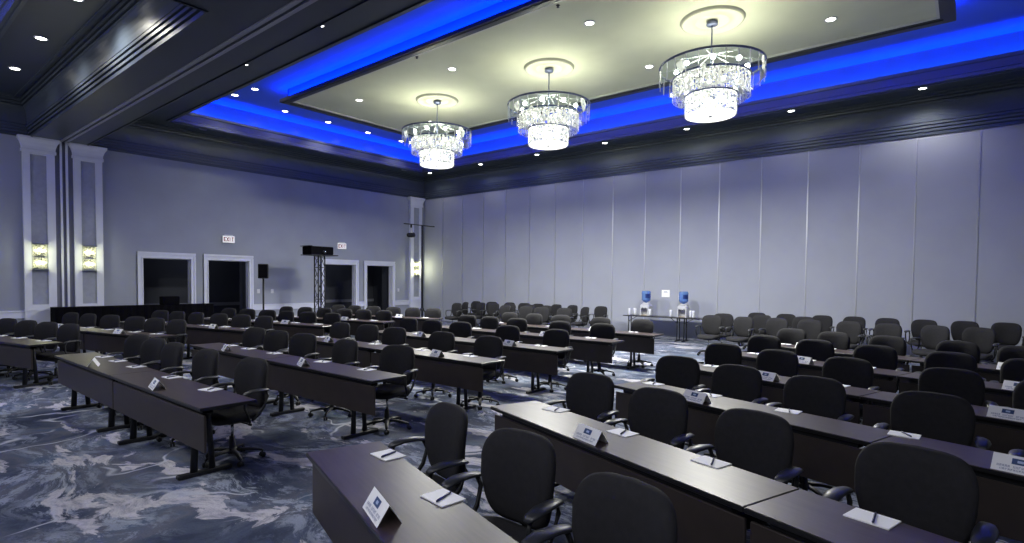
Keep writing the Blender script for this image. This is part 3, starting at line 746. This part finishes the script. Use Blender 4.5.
# loose chairs by the partition wall
def loose(lst, where, y0, jit=20, face=0):
    for k, x in enumerate(lst):
        place(chair, x, y0 + rj.uniform(-.08, .08) - .2, 0, math.radians(face + rj.uniform(-jit, jit)), 'spare black task chair, %s from the left %s' % (ordn(k), where), 'chair', 'spare chairs by the partition wall')
loose([-15.17, -14.24, -13.42, -12.68, -12.01, -11.32, -10.62, -9.44], 'along the wall left of the water table', 16.2, 15)
loose([-14.84, -14.11, -13.37, -12.6, -11.75, -11.0, -9.6], 'in the middle row left of water table', 15.25, 20, -12)
loose([-14.37, -12.0, -11.04, -10.30, -9.56], 'in the near row left of water table', 14.25, 20, 10)
loose([-4.50, -3.74, -2.91, -2.2, -1.50, -.79, -.05, .66], 'against the wall right of the water table', 16.1, 5, -6)
loose([-4.95, -4.1, -3.1], 'in the middle row right of water table', 15.0, 12)
loose([-4.95, -4.22, -3.47, -2.74, -2.02, -1.30, -.56, .14], 'in the near row right of water table', 13.95, 14, -15)

# ------------------------------------------------------------------ water station
def make_folding_table():
    t = empty('folding_table')
    b = MB(); b.cbox(0, 1.84, 0, .60, .712, .740, .008); b.build('tabletop', M['edge'], t)
    for x in (.10, 1.74):
        b = MB(); b.tube([(x, .06, .02), (x, .54, .02)], .018, 8); b.tube([(x, .20, .02), (x, .22, .70)], .018, 8); b.tube([(x, .40, .02), (x, .38, .70)], .018, 8)
        b.tube([(x, .22, .55), (x + (.25 if x < 1 else -.25), .30, .70)], .010, 6); b.build('leg', M['metalblk'], t)
    return t
ft = make_folding_table(); bpy.context.view_layer.update(); remember(ft)
FTY = 16.10
for i, x in enumerate([-8.58, -6.72]):
    o = ft if i == 0 else copy_tree(ft)
    o.location = (x, FTY, 0); tag(o, 'black folding table against the partition wall, %s' % ['left one, under the two water coolers', 'right one, partly behind spare chairs'][i], 'table', 'water station tables')
def make_cooler():
    t = empty('water_cooler')
    b = MB(); b.cbox(-.15, .15, -.14, .15, .22, .36, .03); b.cbox(-.15, -.11, -.14, .15, 0, .24, .008); b.cbox(.11, .15, -.14, .15, 0, .24, .008); b.cbox(-.14, .14, .04, .15, 0, .24, .008); b.lathe([(.14, .36), (.12, .40), (.08, .41), (.001, .41)], n=20); b.build('body', M['plastic_w'], t)
    b = MB(); b.cbox(-.11, .11, -.14, .04, 0, .03, .008); b.build('drip_tray', M['beige'], t)
    for s in (-1, 1):
        b = MB(); b.tube([(s * .05, -.14, .25), (s * .05, -.17, .24), (s * .05, -.17, .20)], .012, 8); b.build('spigot', M['chrome'], t)
    b = MB(); b.lathe([(.03, .40), (.035, .43), (.10, .46), (.135, .49), (.14, .52), (.135, .56), (.14, .60), (.135, .64), (.14, .68), (.14, .75), (.12, .785), (.001, .79)], n=24); g = b.build('water_jug', M['jug'], t)
    b = MB(); b.lathe([(.142, .56), (.142, .68)], n=24, cap=False)
    b2 = MB(); 
    for k in range(6):
        a0 = -1.3 + k * .2; a1 = a0 + .2
        b2.add([(.1425 * math.cos(a0), .1425 * math.sin(a0), .56), (.1425 * math.cos(a1), .1425 * math.sin(a1), .56), (.1425 * math.cos(a1), .1425 * math.sin(a1), .69), (.1425 * math.cos(a0), .1425 * math.sin(a0), .69)], [(0, 1, 2, 3)])
    b2.build('jug_label', M['jug_label'], g)
    return t
co = make_cooler(); bpy.context.view_layer.update(); remember(co)
for i, x in enumerate([-7.90, -6.76 + .02]):
    o = co if i == 0 else copy_tree(co)
    if i: o.location = (-6.67, 16.36, .7405)
    else: o.location = (x, 16.36, .7405)
    tag(o, 'tabletop water cooler with an upturned blue jug, %s' % ['left one beside the row of cups', 'right one near the table joint'][i], 'water cooler', 'water coolers')
b = MB(); b.lathe([(.030, 0), (.036, .04), (.036, .05), (.038, .055), (.036, .06), (.038, .065), (.036, .07), (.038, .16), (.040, .22), (.036, .22), (.001, .215)], n=14)
cup = b.build('cup_stack', M['cup']); TREE[cup.name] = []
for i, (x, y) in enumerate([(-8.42, 16.25), (-8.32, 16.40), (-8.22, 16.25), (-7.70, 16.22), (-7.02, 16.25), (-6.42, 16.30), (-6.31, 16.22)]):
    where = ['leftmost on the water table', 'second on the left, set farther back', 'third, left of the left cooler', 'just right of the left cooler', 'left of the right cooler', 'right of the right cooler', 'rightmost on the water table'][i]
    if i == 5 or i == 6: x += .0
    place(cup, x, y, .7405, 0, 'stack of white cups, %s' % where, 'cups', 'cup stacks on the water table')

# ------------------------------------------------------------------ things by the left wall
b = MB(); xs, ys0, ys1 = -18.35, 3.61, 7.55
def wavy(yv): return .012 * math.sin(yv * 31)
n = 86; front = [(xs + wavy(ys0 + (ys1 - ys0) * k / n), ys0 + (ys1 - ys0) * k / n) for k in range(n + 1)]
pts = [(xs - .02, ys0)] + front[1:-1] + [(xs - .02, ys1), (xs - .52, ys1), (xs - .52, ys0)]
b.rings([[(x, y, .005) for x, y in pts], [(x, y, .96) for x, y in pts], [(x, y, 1.00) for x, y in pts]], 0, False)
o = b.build('draped_counter', M['drape']); tag(o, 'long low counter draped in black cloth in front of the left wall', 'counter')
b = MB(); b.cbox(-18.75, -18.45, 6.15, 6.61, 1.001, 1.25, .015); b.cbox(-18.47, -18.44, 6.19, 6.57, 1.06, 1.22, .004)
o = b.build('equipment_case', M['drape']); tag(o, 'black equipment box standing on the draped counter', 'equipment box')

# loudspeaker on stand
def tripod(name, x, y, h, r, label, cat, legz=.75, spread=.5):
    t = empty(name, (x, y, 0)); 
    b = MB(); b.tube([(0, 0, .12), (0, 0, h)], r, 10); b.build('pole', M['metalblk'], t)
    b = MB(); b.lathe([(r * 1.8, legz - .05), (r * 2, legz), (r * 1.6, legz + .06)], n=12); b.build('collar', M['metalblk'], t)
    for k in range(3):
        a = 2 * PI * k / 3 + .35; b = MB()
        b.tube([(r * c_ if False else r * math.cos(a), r * math.sin(a), legz), (spread * math.cos(a), spread * math.sin(a), .02)], r * .7, 8)
        b.tube([(r * math.cos(a), r * math.sin(a), .22), (spread * .62 * math.cos(a), spread * .62 * math.sin(a), legz * .38)], r * .4, 6)
        b.build('leg', M['metalblk'], t)
    tag(t, label, cat); return t
tripod('speaker_stand', -17.5, 8.72, 1.81, .028, 'black tripod stand carrying the loudspeaker by the left wall', 'speaker stand')
t = empty('loudspeaker', (-17.5, 8.72, 1.812), math.radians(60))
b = MB(); b.cbox(-.15, .15, -.14, .14, 0, .47, .02); b.build('cabinet', M['black'], t)
b = MB(); b.cbox(-.13, .13, -.152, -.14, .03, .44, .004); b.build('grille', M['drape'], t)
tag(t, 'black loudspeaker on a tripod stand between the second and third doorways', 'loudspeaker')

# truss tower with a projector
t = empty('truss_tower', (-17.0, 10.42, 0))
b = MB(); b.cbox(-.32, .32, -.32, .32, 0, .02, .004); b.build('base_plate', M['metalblk'], t)
b = MB(); s = .12; hz = 2.60
for sx in (-1, 1):
    for sy in (-1, 1): b.tube([(sx * s, sy * s, .02), (sx * s, sy * s, hz)], .022, 8)
nb = 7; dz = (hz - .1) / nb
for k in range(nb + 1):
    z = .06 + k * dz
    if k % 3 == 0 or k == nb:
        for (p, q) in (((-s, -s), (s, -s)), ((s, -s), (s, s)), ((s, s), (-s, s)), ((-s, s), (-s, -s))): b.tube([(p[0], p[1], z), (q[0], q[1], z)], .012, 6)
    if k < nb:
        for fi, (p, q) in enumerate((((-s, -s), (s, -s)), ((s, -s), (s, s)), ((s, s), (-s, s)), ((-s, s), (-s, -s)))):
            if k % 2: p, q = q, p
            b.tube([(p[0], p[1], z), (q[0], q[1], z + dz)], .010, 6)
b.build('lattice_column', M['metalblk'], t)
b = MB(); b.cbox(-.35, .35, -.50, .50, 2.60, 2.63, .006); b.build('top_shelf', M['metalblk'], t)
tag(t, 'black lattice truss tower standing between the second and third doorways', 'truss')
t = empty('projector', (-17.0, 10.36, 2.631))
b = MB(); b.cbox(-.28, .28, -.42, .42, 0, .27, .02); b.build('housing', M['drape'], t)
b = MB(); b.tube([(.28, .06, .09), (.33, .06, .09)], .055, 16); g = b.build('lens_barrel', M['metalblk'], t)
b = MB(); b.tube([(.33, .06, .09), (.335, .06, .09)], .030, 12); b.build('lens_glass', M['chrome'], g)
b = MB(); b.cbox(-.3, .3, -.48, -.38, .27, .29, .004); b.build('top_bracket', M['metalblk'], t)
tag(t, 'wide black projector lying on top of the truss tower', 'projector')

# light stand with T-bar and hanging spotlight
t = tripod('lighting_stand', -17.0, 15.0, 3.98, .045, 'tall black lighting stand with a cross bar in the far corner', 'lighting stand', .62, .62)
b = MB(); b.tube([(0, -.95, 4.0), (0, .65, 4.0)], .018, 8); b.build('cross_bar', M['metalblk'], t)
t = empty('stage_spotlight', (-17.0, 14.42, 3.96), math.radians(20))
b = MB(); b.cbox(-.03, .03, -.03, .03, -.10, 0.019, .006); b.build('clamp', M['metalblk'], t)
b = MB(); b.cbox(-.05, .05, -.06, .06, -.30, -.10, .01); b.build('pale_yoke_block', M['plastic_w'], t)
b = MB(); b.tube([(0, -.26, -.40), (0, -.20, -.395), (0, .02, -.38), (0, .16, -.365), (0, .18, -.36)], [.05, .09, .10, .10, .06], 14); b.build('lamp_housing', M['black'], t)
tag(t, 'black stage spotlight with pale bracket hanging from the cross bar', 'spotlight')

# ------------------------------------------------------------------ world, camera, view
wd = bpy.data.worlds.new('World'); sc.world = wd; wd.use_nodes = True
wd.node_tree.nodes['Background'].inputs['Color'].default_value = (.02, .025, .05, 1); wd.node_tree.nodes['Background'].inputs['Strength'].default_value = .2

yaw, pitch, roll = math.radians(39.37548704), math.radians(-1.80869716), math.radians(0.50628816)
F = Vector((-math.sin(yaw) * math.cos(pitch), math.cos(yaw) * math.cos(pitch), math.sin(pitch)))
r = Vector((math.cos(yaw), math.sin(yaw), 0)); u = r.cross(F)
r2 = r * math.cos(roll) + u * math.sin(roll); u2 = -r * math.sin(roll) + u * math.cos(roll)
cd = bpy.data.cameras.new('camera'); cam = bpy.data.objects.new('camera', cd); C.objects.link(cam)
R = Matrix((r2, u2, -F)).transposed(); cam.matrix_world = Matrix.Translation((0, 0, 1.80)) @ R.to_4x4()
cd.sensor_width = 36; cd.sensor_fit = 'HORIZONTAL'; cd.lens = 554.956 / 1024 * 36; cd.shift_y = (298.61 - 271.5) / 1024; cd.clip_start = .05; cd.clip_end = 200
sc.camera = cam
vs = sc.view_settings; vs.view_transform = 'Standard'; vs.look = 'None'; vs.gamma = 1; vs.use_curve_mapping = False; vs.exposure = 0.0
cy = sc.cycles; cy.use_denoising = True; cy.max_bounces = 7; cy.diffuse_bounces = 4; cy.glossy_bounces = 3; cy.transmission_bounces = 4; cy.transparent_max_bounces = 24
cy.sample_clamp_indirect = 4.0; cy.caustics_reflective = False; cy.caustics_refractive = False
